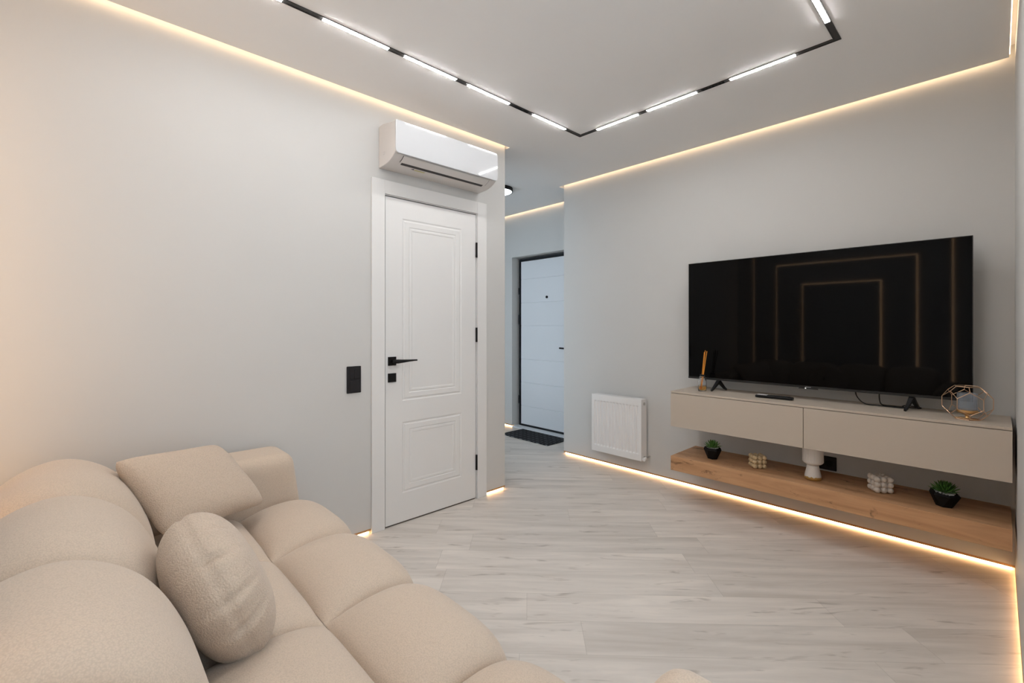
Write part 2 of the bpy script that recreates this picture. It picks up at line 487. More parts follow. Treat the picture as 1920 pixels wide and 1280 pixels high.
# wall behind the sofa: layered panels with light behind their edges
b = B(); box(b, XD - .1, XD, YC, YA + .1, 0, 2.60)
tag(obj('wall_back', b, M['wall']), kind='structure')
pn = empty('wall_panelling', (XD, 1.31, 0), label='white stepped wall panels with warm lit edges behind the beige sofa', cat='wall panel')
lay = [(.33, 2.29, 2.265, XD, XD + .03), (.614, 2.0, 1.995, XD + .03, XD + .06), (.925, 1.693, 1.73, XD + .06, XD + .09)]
for i, (y0, y1, zt, x0, x1) in enumerate(lay):
    b = B(); box(b, x0 + .018, x1, y0, y1, .0, zt); box(b, x0, x0 + .018, y0 + .03, y1 - .03, 0, zt - .03)
    obj('panel', b, M['wall'], pn, world=True)
    b = B()
    box(b, x0 + .001, x0 + .012, y0 - .010, y0 - .0005, .3, zt + .010)
    box(b, x0 + .001, x0 + .012, y1 + .0005, y1 + .010, .3, zt + .010)
    box(b, x0 + .001, x0 + .012, y0 - .0005, y1 + .0005, zt + .0005, zt + .010)
    o = obj('led_strip', b, M['niche'], pn, world=True); o['label'] = 'warm light strip behind the panel edge'

# ------------------------------------------------------------------ light strips in the gaps
def strip(boxes, m, label, group):
    b = B()
    for q in boxes: box(b, *q)
    o = obj('led_strip', b, m); tag(o, label=label, cat='LED strip', group=group)
    return o
g1, g2 = 'warm strips in the ceiling gaps', 'warm strips in the skirting gaps'
strip([(XD + .05, XH + .015, YA - .032, YA - .028, 2.541, 2.556)], M['cove'], 'warm light strip in the ceiling gap above the air conditioner', g1)
strip([(XB - .032, XB - .028, YC + .03, 2.85, 2.541, 2.556)], M['cove'], 'warm light strip in the ceiling gap above the television wall', g1)
strip([(XE - .032, XE - .028, 2.87, 4.98, 2.541, 2.556)], M['cove'], 'warm light strip in the ceiling gap above the entrance door', g1)
strip([(XD + .05, XB - .04, YC + .0165, YC + .02, 2.541, 2.556)], M['cove'], 'warm light strip in the ceiling slot at the right edge of the room', g1)
strip([(XB + .012, XB + .034, YC + .01, 2.82, .003, .015)], M['base'], 'glowing warm light strip under the wall below the floating oak shelf', g2)
strip([(XD + .02, 1.24, YA + .012, YA + .034, .003, .015)], M['base'], 'glowing warm light strip at floor level left of the white door', g2)
strip([(2.135, XH - .004, YA + .012, YA + .034, .003, .015)], M['base'], 'short glowing warm strip at floor level right of the white door', g2)
strip([(XE + .012, XE + .034, EY1 + .01, 4.98, .003, .015)], M['base'], 'glowing warm strip at floor level in the hall left of the entrance door', g2)
strip([(XD + .02, XB - .01, YC - .034, YC - .012, .003, .015)], M['base'], 'glowing warm strip at floor level along the right hand window wall', g2)

# ------------------------------------------------------------------ doors
d1 = empty('door_1', (1.686, YA, 0), kind='structure')
b = B()
yf = YA - .010
for x0, x1, z0, z1 in ((1.249, 1.333, 0, 2.08), (2.042, 2.126, 0, 2.08), (1.333, 2.042, 1.998, 2.08)):
    box(b, x0, x1, yf, YA - .0005, z0, z1)
box(b, 1.302, 1.3365, YA, YA + .098, 0, 1.993); box(b, 2.037, 2.073, YA, YA + .098, 0, 1.993); box(b, 1.302, 2.073, YA, YA + .098, 1.993, 2.028)
obj('door_frame', b, M['door'], d1, world=True, bevel=.0015)
# leaf with stepped panels in its front face
def panel_leaf(bm, x0, x1, z0, z1, y0, y1, panels, axis='y'):
    """front face at y0 with stepped rectangular mouldings"""
    xs = {x0, x1}; zs = {z0, z1}
    steps = [(0, 0), (.006, .0035), (.012, .0035), (.018, 0.0), (.046, 0.0), (.052, .003), (.058, .0008), (.068, .0008), (.072, .003)]
    rings_all = []
    for (px0, px1, pz0, pz1) in panels:
        rings = []
        for off, d in steps:
            rings.append([bm.verts.new(c) for c in ((px0 + off, y0 + d, pz0 + off), (px1 - off, y0 + d, pz0 + off), (px1 - off, y0 + d, pz1 - off), (px0 + off, y0 + d, pz1 - off))])
        for a, c in zip(rings, rings[1:]):
            for k in range(4):
                bm.faces.new((a[k], a[(k + 1) % 4], c[(k + 1) % 4], c[k]))
        bm.faces.new(rings[-1]); rings_all.append(rings[0])
    # face around the panels (two panels stacked, lower first)
    lo, up = rings_all
    c = [bm.verts.new(q) for q in ((x0, y0, z0), (x1, y0, z0), (x1, y0, z1), (x0, y0, z1))]
    bm.faces.new((c[0], c[1], lo[1], lo[0])); bm.faces.new((c[3], up[3], up[2], c[2]))
    bm.faces.new((c[0], lo[0], lo[3], up[0], up[3], c[3])); bm.faces.new((c[1], c[2], up[2], up[1], lo[2], lo[1]))
    bm.faces.new((lo[3], lo[2], up[1], up[0]))
    k = [bm.verts.new(q) for q in ((x0, y1, z0), (x1, y1, z0), (x1, y1, z1), (x0, y1, z1))]
    for i in range(4):
        j = (i + 1) % 4
        bm.faces.new((c[i], k[i], k[j], c[j]))
    bm.faces.new(k[::-1])
b = B()
panel_leaf(b, 1.3395, 2.030, .010, 1.986, YA - .002, YA + .038, [(1.453, 1.907, .184, .620), (1.453, 1.907, .751, 1.870)])
leaf = obj('door_leaf', b, M['door'], d1, world=True)
b = B(); box(b, 1.345, 2.026, YA + .004, YA + .034, .001, .0098)
obj('gap_shade_strip', b, M['gap_shade'], d1, world=True)  # dark strip painted as the shade in the gap under the leaf
for z0, z1 in ((1.690, 1.793), (1.098, 1.199), (.204, .309)):
    b = B()
    tube(b, [(2.0335, YA - .008, z0), (2.0335, YA - .008, z1)], .0075, 12)
    o = obj('hinge', b, M['black'], d1, world=True, smooth=False); o['label'] = 'black hinge'
hd = B()
box(hd, 1.355, 1.408, YA - .010, YA - .0025, .972, 1.024)
hb = obj('handle', hd, M['black'], d1, world=True, bevel=.001); hb['label'] = 'black lever handle on square rose'
b = B()
tube(b, [(1.381, YA - .010, .998), (1.381, YA - .045, .998)], .010, 14)
# flattened lever tapering to the right
pts = [(1.372, YA - .047, .998), (1.40, YA - .050, .998), (1.43, YA - .052, .9985), (1.47, YA - .052, 1.0), (1.50, YA - .052, 1.0005), (1.527, YA - .052, 1.0005)]
rr = [.012, .0125, .010, .007, .0055, .005]
tube(b, pts, rr, 12)
obj('lever', b, M['black'], hb, smooth=True)
# the lever was written in world coordinates: handle has no own offset but door_1 does
hb.children[0].location = -Vector(d1.location)
b = B(); box(b, 1.355, 1.408, YA - .010, YA - .0025, .872, .925)
lk = obj('lock_rose', b, M['black'], d1, world=True, bevel=.001)

# entrance door
XL = 3.89
d2 = empty('door_2', (XL, 3.5, 0), kind='structure')
b = B()
box(b, XL - .004, XE + .158, 3.952, 3.975, .018, 2.010); box(b, XL - .004, XE + .158, 3.03, 3.053, .018, 2.010)
box(b, XL - .004, XE + .158, 3.053, 3.952, 1.984, 2.012); box(b, XL - .004, XE + .158, 3.053, 3.952, .018, .036)
obj('door_frame', b, M['frame_black'], d2, world=True)
b = B(); box(b, XE - .0, XE + .158, EY0 + .001, EY1 - .001, .0005, .0175)
obj('threshold', b, M['door_metal'], d2, world=True)
b = B()
gr = [.040, .255, .536, .813, 1.213, 1.485, 1.766, 1.980]
prof = []
for i, z in enumerate(gr):
    if 0 < i < len(gr) - 1:
        prof += [(XL, z - .005), (XL + .004, z), (XL, z + .005)]
    else:
        prof.append((XL, z))
va = [b.verts.new((x, 3.945, z)) for x, z in prof]; vb = [b.verts.new((x, 3.055, z)) for x, z in prof]
for i in range(len(prof) - 1): b.faces.new((va[i], va[i + 1], vb[i + 1], vb[i]))
q = [b.verts.new(p) for p in ((XL + .05, 3.945, gr[0]), (XL + .05, 3.055, gr[0]), (XL + .05, 3.055, gr[-1]), (XL + .05, 3.945, gr[-1]))]
b.faces.new(q)
b.faces.new([va[0], vb[0], q[1], q[0]]); b.faces.new([va[-1], q[3], q[2], vb[-1]])
b.faces.new(va + [q[3], q[0]]); b.faces.new(vb + [q[2], q[1]])
obj('door_leaf', b, M['door_metal'], d2, world=True)
for z0, z1 in ((1.59, 1.668), (1.23, 1.345), (.281, .378)):
    b = B(); tube(b, [(XL - .010, 3.967, z0), (XL - .010, 3.967, z1)], .009, 12)
    obj('hinge', b, M['frame_black'], d2, world=True)
b = B(); tube(b, [(XL - .008, 3.527, 1.541), (XL + .002, 3.527, 1.541)], .015, 20)
obj('peephole', b, M['black'], d2, world=True)
b = B(); tube(b, [(XL - .001, 3.20, .965), (XL - .05, 3.20, .965)], .012, 12); tube(b, [(XL - .05, 3.19, .965), (XL - .05, 3.298, .968)], .009, 12)
box(b, XL - .008, XL - .001, 3.175, 3.225, .86, 1.03)
obj('handle', b, M['black'], d2, world=True)

# doormat
b = B()
box(b, -.22, .22, -.352, .352, 0, .008)
dm = obj('doormat', b, M['mat'], bevel=.003); dm.location = (3.662, 3.468, .0005)
dm.location.z = .001
tag(dm, label='black rubber doormat with grey woven pattern in front of the entrance door', cat='doormat')

# ------------------------------------------------------------------ hall ceiling lamp
cl = empty('ceiling_lamp', (2.945, 3.300, ZC), label='round black rimmed ceiling lamp with white diffuser in the hall', cat='ceiling lamp')
b = B(); lathe(b, [(0, -.001), (.14, -.001), (.14, -.034), (.132, -.034), (.132, -.02), (0, -.02)], 48)
obj('lamp_rim', b, M['black'], cl)
b = B(); lathe(b, [(0, -.0205), (.131, -.0205), (.131, -.033), (.12, -.037), (0, -.037)], 48)
obj('diffuser', b, M['lamp'], cl)

# ------------------------------------------------------------------ ceiling track
TY1, TY0, TX1, TX0, TW = 1.99, .506, 2.537, .20, .0135
tr = empty('light_track', ((TX0 + TX1) / 2, (TY0 + TY1) / 2, ZC), label='black rectangular magnetic track line set into the ceiling', cat='lighting track')
b = B()
Z0, Z1 = ZC - .004, ZC - .0002
for s in (-1, 1):                                    # two lips on every run, mitred as overlapping rings
    o = s * TW; i_ = s * (TW - .003)
    e0, e1 = sorted((o, i_))
    xa, xb_, ya, yb = TX0, TX1, TY0, TY1
    box(b, xa - o, xb_ + o, yb + e0, yb + e1, Z0, Z1)
    box(b, xa - o, xb_ + o, ya - e1, ya - e0, Z0, Z1)
    box(b, xb_ + e0, xb_ + e1, ya - o + .003, yb + o - .003, Z0, Z1)
    box(b, xa - e1, xa - e0, ya - o + .003, yb + o - .003, Z0, Z1)
obj('track_lip', b, M['track'], tr, world=True)
b = B(); zz = ZC - .0015
q = TW - .003
box(b, TX0 - q, TX1 + q, TY1 - q, TY1 + q, zz, Z1); box(b, TX0 - q, TX1 + q, TY0 - q, TY0 + q, zz, Z1)
box(b, TX1 - q, TX1 + q, TY0 + q, TY1 - q, zz, Z1); box(b, TX0 - q, TX0 + q, TY0 + q, TY1 - q, zz, Z1)
obj('track_channel', b, M['track'], tr, world=True)

def bar_proto(length):
    r = empty('light_bar', (0, 0, 0))
    b = B(); box(b, -length / 2, length / 2, -.0098, .0098, 0, .0016)
    obj('bar_housing', b, M['track'], r)
    b = B(); box(b, -length / 2 + .002, length / 2 - .002, -.0088, .0088, -.0026, -.0001)
    obj('diffuser', b, M['bar'], r)
    return r
PR = bar_proto(.312)
def place_bar(c, along_y, label, first=[True]):
    if first[0]:
        r = PR; first[0] = False
    else:
        r = PR.copy(); C.objects.link(r)
        for ch in PR.children:
            d = ch.copy(); C.objects.link(d); d.parent = r
    r.location = (c[0], c[1], ZC - .0033); r.rotation_euler = (0, 0, PI / 2 if along_y else 0)
    tag(r, label=label, cat='ceiling light', group='linear light bars in the ceiling track')
for (x, lb) in ((.922, 'bright white light bar farthest left along the long left run of the ceiling track'),
                (1.318, 'bright white light bar, second from the top left along the left track run'),
                (1.707, 'bright white light bar right before the black louvred spot on the left run'),
                (2.221, 'bright white light bar next to the far corner, on the left track run')):
    place_bar((x, TY1), False, lb)
for (y, lb) in ((1.693, 'bright white light bar right after the far corner of the track'),
                (1.320, 'bright white light bar in the middle of the right track run, before the louvred spot'),
                (.829, 'bright white light bar on the right track run nearest the black right corner')):
    place_bar((TX1, y), True, lb)
place_bar((2.208, TY0), False, 'bright white light bar cut off by the photo top beside the right corner')
for x, lb in ((.45, 'added unseen white light bar above the camera, nearest the back wall'), (.92, 'added unseen white light bar above the camera, second from the back wall'), (1.35, 'added unseen white light bar above the camera, third from the back wall'), (1.78, 'added unseen white light bar above the camera, fourth from the back wall')):
    place_bar((x, TY0), False, lb)  # out-of-view bars added to even out the room light
place_bar((.45, TY1), False, 'added unseen white light bar on the left track run, beyond the top edge of the photo')  # unseen bar, added for the same even light
for y, lb in ((.85, 'added unseen white light bar over the sofa, nearest the window wall'), (1.25, 'added unseen white light bar over the middle of the sofa'), (1.65, 'added unseen white light bar over the sofa, nearest the door wall')):
    place_bar((TX0, y), True, lb)  # unseen closing run, its bars added to spread the light

def louvre(cx, cy, length, along_y, label):
    r = empty('spot_module', (cx, cy, ZC - .0033), PI / 2 if along_y else 0, label=label, cat='spotlight', group='black louvred spot modules in the ceiling track')
    b = B(); box(b, -length / 2, length / 2, -.0098, .0098, .0004, .0016)
    obj('housing', b, M['black'], r)
    b = B()
    n = max(4, int(length / .016))
    for k in range(n + 1):
        x = -length / 2 + k * (length / n)
        box(b, x - .0008, x + .0008, -.0096, .0096, -.003, .0003)
    for s in (-1, 1):
        box(b, -length / 2, length / 2, s * .0096 - .0006, s * .0096 + .0006, -.003, .0003)
    obj('louvre', b, M['bezel'], r)
louvre(1.962, TY1, .115, False, 'black louvred spot module between two light bars on the left track run')
louvre(TX1, 1.073, .125, True, 'black louvred spot module between two light bars on the right track run')

# ------------------------------------------------------------------ air conditioner
AX0, AX1 = 1.298, 2.058
ac = empty('air_conditioner', ((AX0 + AX1) / 2, YA, 2.14), label='white wall mounted air conditioner above the white interior door', cat='air conditioner')
def prof_extrude(bm, prof, x0, x1, mi=0):
    a = [bm.verts.new((x0, y, z)) for y, z in prof]; c = [bm.verts.new((x1, y, z)) for y, z in prof]
    n = len(prof)
    for i in range(n):
        bm.faces.new((a[i], a[(i + 1) % n], c[(i + 1) % n], c[i]))
    bm.faces.new(a[::-1]); bm.faces.new(c)
YF = YA - .198
body = [(YA - .0005, 2.385), (YA - .05, 2.389), (YF + .03, 2.368), (YF + .006, 2.364), (YF + .006, 2.196), (YF + .016, 2.182), (YF + .035, 2.170),
        (YF + .06, 2.159), (YF + .085, 2.151), (YF + .11, 2.147), (YF + .135, 2.145), (YA - .0005, 2.142)]
b = B(); prof_extrude(b, body, AX0, AX1)
obj('body', b, M['ac_body'], ac, world=True, bevel=.004, seg=3)
b = B()
r_ = .022
fp = []
x0, x1, z0, z1 = AX0 - .001, AX1 + .001, 2.183, 2.368
for cx, cz, a0, rad in ((x0 + .006, z1 - .006, 90, .006), (x0 + r_, z0 + r_, 180, r_), (x1 - r_, z0 + r_, 270, r_), (x1 - r_, z1 - r_, 0, r_)):
    for k in range(7):
        a = math.radians(a0 + 90 * k / 6); fp.append((cx + rad * math.cos(a), cz + rad * math.sin(a)))
va = [b.verts.new((x, YF - .006 + (2.368 - z) * 0.0, z)) for x, z in fp]; vb = [b.verts.new((x, YF + .0055, z)) for x, z in fp]
n = len(fp)
for i in range(n): b.faces.new((va[i], va[(i + 1) % n], vb[(i + 1) % n], vb[i]))
b.faces.new(va); b.faces.new(vb[::-1])
o = obj('front_panel', b, M['ac_gloss'], ac, world=True, bevel=.003, seg=3); o['label'] = 'glossy white front panel with rounded lower corners'
# outlet slot + flap
b = B()
slot = [(YF + .060, 2.1585), (YF + .078, 2.1525), (YF + .078, 2.1495), (YF + .060, 2.1555)]
prof_extrude(b, slot, AX0 + .075, AX1 - .075)
obj('air_outlet', b, M['ac_dark'], ac, world=True)
b = B()
fl = [(YF + .014, 2.1835), (YF + .034, 2.1690), (YF + .059, 2.1580), (YF + .059, 2.1555), (YF + .033, 2.1660), (YF + .012, 2.1810)]
prof_extrude(b, fl, AX0 + .06, AX1 - .06)
o = obj('air_flap', b, M['ac_body'], ac, world=True, bevel=.0008)
for x0, x1 in ((AX0 + .0592, AX0 + .0604), (AX1 - .0604, AX1 - .0592)):
    b = B(); prof_extrude(b, [(y, z - .0006) for y, z in fl], x0, x1)
    obj('flap_seam', b, M['ac_dark'], ac, world=True)
b = B()
for k in range(3): box(b, AX1 - .262 + k * .030, AX1 - .252 + k * .030, YF - .0066, YF - .0058, 2.262 , 2.265)
obj('reflection_dots', b, M['mark'], ac, world=True)  # grey dots standing in for small reflections on the glossy front
b = B(); b.faces.new([b.verts.new(p) for p in ((AX0 + .152, YF + .096, 2.1480), (AX0 + .176, YF + .100, 2.1475), (AX0 + .172, YF + .086, 2.1498))])
obj('warning_triangle', b, M['ac_dark'], ac, world=True)
b = B(); box(b, AX0 + .18, AX0 + .25, YF + .092, YF + .104, 2.1462, 2.1482)
o = obj('sticker', b, M['yellow'], ac, world=True)
b = B()
for k in range(2):
    pts = [(AX0 - .0015, YA - .07 + .012 * math.cos(a), 2.215 + k * -.013 + .005 * math.sin(a)) for a in [PI * t / 8 for t in range(9)]]
    tube(b, pts, .0008, 6)
obj('side_emblem', b, M['mark'], ac, world=True)

# ------------------------------------------------------------------ light switch by the door, socket behind the shelf
sw = empty('light_switch', (1.143, YA, .906), label='black double light switch plate on the wall left of the white door', cat='light switch')
b = B(); box(b, 1.101, 1.185, YA - .009, YA - .0005, .830, .982)
obj('switch_frame', b, M['graphite'], sw, world=True, bevel=.004, seg=3)
for x0, x1, z0, z1 in ((1.117, 1.1425, .912, .968), (1.1435, 1.169, .912, .968), (1.117, 1.169, .842, .899)):
    b = B(); box(b, x0, x1, YA - .0125, YA - .0085, z0, z1)
    obj('switch_key', b, M['graphite'], sw, world=True, bevel=.001)
so = empty('power_socket', (XB, .67, .367), label='black power socket plate on the wall behind the white ceramic vase', cat='socket')
b = B(); box(b, XB - .009, XB - .0005, .672, .825, .325, .410)
obj('socket_plate', b, M['graphite'], so, world=True, bevel=.004)
for yc in (.710, .787):
    b = B(); tube(b, [(XB - .011, yc, .3675), (XB - .0088, yc, .3675)], .021, 24)
    obj('socket_insert', b, M['black'], so, world=True)

# ------------------------------------------------------------------ radiator
ra = empty('radiator', (XB, 2.187, .13), label='white ribbed panel radiator hung low on the wall beside the hall opening', cat='radiator')
RY0, RY1, RZ0, RZ1, RXF, RXB = 1.948, 2.432, .133, .623, 3.262, 3.345
b = B()
ny = 141; pr = []
for i in range(ny):
    t = i / (ny - 1); y = RY0 + t * (RY1 - RY0)
    e = min(y - RY0, RY1 - y)
    pr.append((y, e))
zs = [RZ0, RZ0 + .006, RZ0 + .050, RZ0 + .062, RZ0 + .075, RZ1 - .075, RZ1 - .062, RZ1 - .050, RZ1 - .006, RZ1]
rows = []
for z in zs:
    row = []
    for y, e in pr:
        d = 0
        if e > .022:
            ph = (y - RY0 - .022) / ((RY1 - RY0 - .044) / 14)
            g = max(0, math.cos(2 * PI * ph)) ** .7
            zf = max(0, min(1, (min(z - RZ0, RZ1 - z) - .050) / .012))
            d = .007 * (1 - g) * zf if g < 1 else 0
        row.append(b.verts.new((RXF + d, y, z)))
    rows.append(row)
for a, c in zip(rows, rows[1:]):
    for i in range(ny - 1): b.faces.new((a[i], a[i + 1], c[i + 1], c[i]))
obj('front_panel', b, M['radiator'], ra, world=True, smooth=False)
b = B()
box(b, RXF + .0005, RXB, RY0 + .001, RY0 + .004, RZ0, RZ1 - .002); box(b, RXF + .0005, RXB, RY1 - .004, RY1 - .001, RZ0, RZ1 - .002)
box(b, RXF + .0085, RXF + .020, RY0 + .004, RY1 - .004, RZ0 + .002, RZ1 - .012); box(b, RXB - .012, RXB, RY0 + .004, RY1 - .004, RZ0 + .002, RZ1 - .012)
obj('side_panel', b, M['radiator'], ra, world=True)
b = B()
for k in range(5):
    x = RXF + .002 + k * .0185
    box(b, x, x + .004, RY0 + .004, RY1 - .004, RZ1 - .010, RZ1 - .001)
for k in range(46):
    y = RY0 + .008 + k * .0102
    box(b, RXF + .001, RXB - .002, y, y + .003, RZ1 - .009, RZ1 - .004)
obj('top_grille', b, M['radiator'], ra, world=True)
b = B(); tube(b, [(RXF + .042, RY0 - .003, RZ1 - .037), (RXF + .042, RY0 + .002, RZ1 - .037)], .012, 20)
o = obj('blind_plug', b, M['chrome'], ra, world=True)
b = B(); tube(b, [(RXF + .045, RY0 - .026, RZ0 + .025), (RXF + .045, RY0 + .001, RZ0 + .025)], .009, 14); tube(b, [(RXF + .045, RY0 - .020, RZ0 + .025), (XB - .001, RY0 - .020, RZ0 + .025)], .007, 14)
obj('supply_pipe', b, M['chrome'], ra, world=True)
b = B(); tube(b, [(RXF + .036, RY0 - .020, RZ0 + .022), (RXF + .015, RY0 - .021, RZ0 + .019), (RXF + .000, RY0 - .022, RZ0 + .017)], [.011, .014, .013], 20)
obj('valve_knob', b, M['white_plastic'], ra, world=True)
b = B(); tube(b, [(RXF + .045, RY1 + .018, RZ0 + .028), (RXF + .045, RY1 - .002, RZ0 + .028)], .008, 14); tube(b, [(RXF + .03, RY1 + .016, RZ0 + .028), (XB - .001, RY1 + .016, RZ0 + .028)], .007, 14)
obj('return_valve', b, M['white_plastic'], ra, world=True)
for y0 in (RY0 + .08, RY1 - .11):
    b = B(); box(b, RXB, XB - .0005, y0, y0 + .03, RZ0 + .1, RZ1 - .05)
    obj('wall_bracket', b, M['radiator'], ra, world=True)

# ------------------------------------------------------------------ floating cabinet and shelf
CX, CY0, CY1 = 2.98, -.046, 1.552
ca = empty('floating_cabinet', (3.17, .75, .521), label='long greige wall hung media cabinet with two flap fronts under the television', cat='cabinet')
b = B(); box(b, CX, XB - .0005, CY0, CY1, .749 + .0015, .763)
obj('cabinet_top', b, M['cab'], ca, world=True, bevel=.0008)
b = B(); box(b, CX + .02, XB - .0005, CY0 + .002, CY1 - .0005, .5215, .7490)
obj('body', b, M['cab'], ca, world=True)
for y0, y1 in ((CY0, .7525), (.7555, CY1)):
    b = B(); box(b, CX, CX + .0185, y0, y1, .5205, .7475)
    obj('flap_door', b, M['cab'], ca, world=True, bevel=.0008)
b = B(); box(b, CX, XB - .0005, CY0, CY1, .2185, .316)
sh = obj('floating_shelf', b, M['oak'], None, bevel=.0012)
tag(sh, label='thick oak wall shelf with visible knots floating below the greige cabinet', cat='shelf')

# ------------------------------------------------------------------ television
XT, TVY0, TVY1, TVZ0, TVZ1 = 3.205, .082, 1.531, .838, 1.657
tv = empty('television', (XT + .02, (TVY0 + TVY1) / 2, .763), label='large black flat television reflecting warm light lines, standing on the cabinet', cat='television')
b = B(); box(b, XT, XT + .004, TVY0 + .003, TVY1 - .003, TVZ0 + .012, TVZ1 - .003)
obj('screen', b, M['screen'], tv, world=True)
b = B(); box(b, XT + .0042, XT + .028, TVY0, TVY1, TVZ0 + .002, TVZ1)
box(b, XT + .028, XT + .075, TVY0 + .2, TVY1 - .2, TVZ0 + .04, TVZ0 + .42)
obj('rear_housing', b, M['bezel'], tv, world=True, bevel=.002)
b = B()
t_ = .0045
box(b, XT - .003, XT + .004, TVY0, TVY1, TVZ0 - .002, TVZ0 + .0118)
box(b, XT - .001, XT + .0042, TVY0, TVY0 + .003, TVZ0 + .012, TVZ1); box(b, XT - .001, XT + .0042, TVY1 - .003, TVY1, TVZ0 + .012, TVZ1)
box(b, XT - .001, XT + .0042, TVY0 + .003, TVY1 - .003, TVZ1 - .003, TVZ1)
obj('bezel', b, M['bezel'], tv, world=True)
b = B(); box(b, XT - .003, XT + .01, .735, .835, TVZ0 - .008, TVZ0 - .0022)
sn = obj('sensor_strip', b, M['bezel'], tv, world=True, bevel=.001)
b = B(); box(b, XT - .0045, XT - .0031, .795, .801, TVZ0 - .0065, TVZ0 - .0015)
obj('standby_light', b, M['standby'], tv, world=True)
cu = bpy.data.curves.new('logo', 'FONT'); cu.body = 'Hisense'; cu.size = .0095; cu.extrude = .0002; cu.align_x = 'CENTER'
tmp = bpy.data.objects.new('tmp', cu); C.objects.link(tmp)
bpy.context.view_layer.update()
me = bpy.data.meshes.new_from_object(tmp); bpy.data.objects.remove(tmp)
me.materials.clear(); me.materials.append(M['mark'])
lo = bpy.data.objects.new('logo', me); link(lo, tv)
lo.rotation_euler = (PI / 2, 0, -PI / 2); lo.location = Vector((XT - .0034, .785, TVZ0 + .0015)) - tv.location
for yc in (1.322, .312):
    b = B()
    top = Vector((XT + .012, yc, .830))
    tube(b, [top + Vector((.004, 0, .008)), top, Vector((XT - .045, yc + .016, .778)), Vector((XT - .060, yc + .021, .7685))], [.016, .0150, .0095, .0070], 4)
    obj('stand_foot', b, M['black_gloss'], tv, world=True)
    b = B()
    tube(b, [top + Vector((-.004, 0, .008)), top, Vector((XT + .070, yc - .016, .778)), Vector((XT + .088, yc - .021, .7685))], [.016, .0150, .0095, .0070], 4)
    obj('stand_foot', b, M['black_gloss'], tv, world=True)

def smooth_path(pts, n=8):
    P = [Vector(p) for p in pts]; out = []
    for i in range(len(P) - 1):
        p0, p1, p2, p3 = P[max(i - 1, 0)], P[i], P[i + 1], P[min(i + 2, len(P) - 1)]
        for k in range(n):
            t = k / n
            out.append(.5 * ((2 * p1) + (-p0 + p2) * t + (2 * p0 - 5 * p1 + 4 * p2 - p3) * t * t + (-p0 + 3 * p1 - 3 * p2 + p3) * t ** 3))
    out.append(P[-1]); return out
ct = .763 + .0034
b = B(); tube(b, smooth_path([(XT + .035, .558, .87), (XT + .035, .555, .815), (XT + .04, .52, ct + .006), (XT + .05, .46, ct), (XT + .04, .38, ct), (XT + .05, .335, ct)]), .003, 8)
tag(obj('cable', b, M['cable']), label='black cable looping from under the television screen to its right foot, the longer one', cat='cable')
b = B(); tube(b, smooth_path([(XT + .06, .452, .87), (XT + .062, .455, .81), (XT + .07, .445, ct + .005), (XT + .078, .40, ct), (XT + .085, .33, ct), (XT + .08, .28, ct + .004), (XT + .095, .34, ct + .008), (XT + .10, .36, ct + .001)]), .003, 8)
tag(obj('cable', b, M['cable']), label='short black cable hanging beside the right television foot', cat='cable')

# ------------------------------------------------------------------ things on the cabinet
rd = empty('reed_diffuser', (3.122, 1.394, .763), label='small glass reed diffuser with orange oil and reeds at the left of the cabinet', cat='reed diffuser')
b = B()
out = [(0, .0005), (.024, .0005), (.0270, .004), (.0275, .010), (.0275, .072), (.024, .083), (.0165, .090), (.0160, .094), (.0195, .096), (.0195, .102), (.0155, .103)]
inn = [(.014, .102), (.0135, .092), (.021, .081), (.0248, .071), (.0248, .012), (.022, .006), (0, .006)]
lathe(b, out + inn, 40)
obj('bottle', b, M['glass'], rd, smooth=True)
b = B(); lathe(b, [(0, .0062), (.0218, .0062), (.0246, .0125), (.0246, .034), (0, .034)], 40)
obj('oil', b, M['liquid'], rd, smooth=False)
b = B(); lathe(b, [(.007, .1035), (.0155, .1035), (.0155, .1125), (.011, .1145), (.007, .1145)], 32, closed=True)
obj('collar', b, M['black_gloss'], rd)
for k, (dx, dy, ang) in enumerate(((.004, -.012, 0), (.010, -.028, 0), (-.006, -.034, 0), (.0, -.020, 0))):
    b = B(); s = Vector((-dx * .5, .008 - k * .002 + .003, .012)); e = Vector((dx, dy, .268 + .004 * k))
    tube(b, [s, e], .0021, 8)
    obj('reed', b, M['reed'], rd)

rm = empty('remote_control', (3.118, .945, .763), math.radians(90 + 2), label='slim black remote control with white keys lying on the cabinet', cat='remote control')
b = B(); rbox(b, -.103, .103, -.021, .021, .0005, .018, .006, 8)
obj('body', b, M['black_gloss'], rm, smooth=True)
b = B()
for i in range(5):
    for j in range(3):
        box(b, .038 + i * .011, .0475 + i * .011, -.016 + j * .011, -.0065 + j * .011, .0178, .0206)
obj('keypad', b, M['white_plastic'], rm)
b = B()
for i in range(8):
    for j in range(3):
        box(b, -.085 + i * .014, -.076 + i * .014, -.015 + j * .011, -.007 + j * .011, .0178, .0192)
obj('dark_keys', b, M['bezel'], rm)

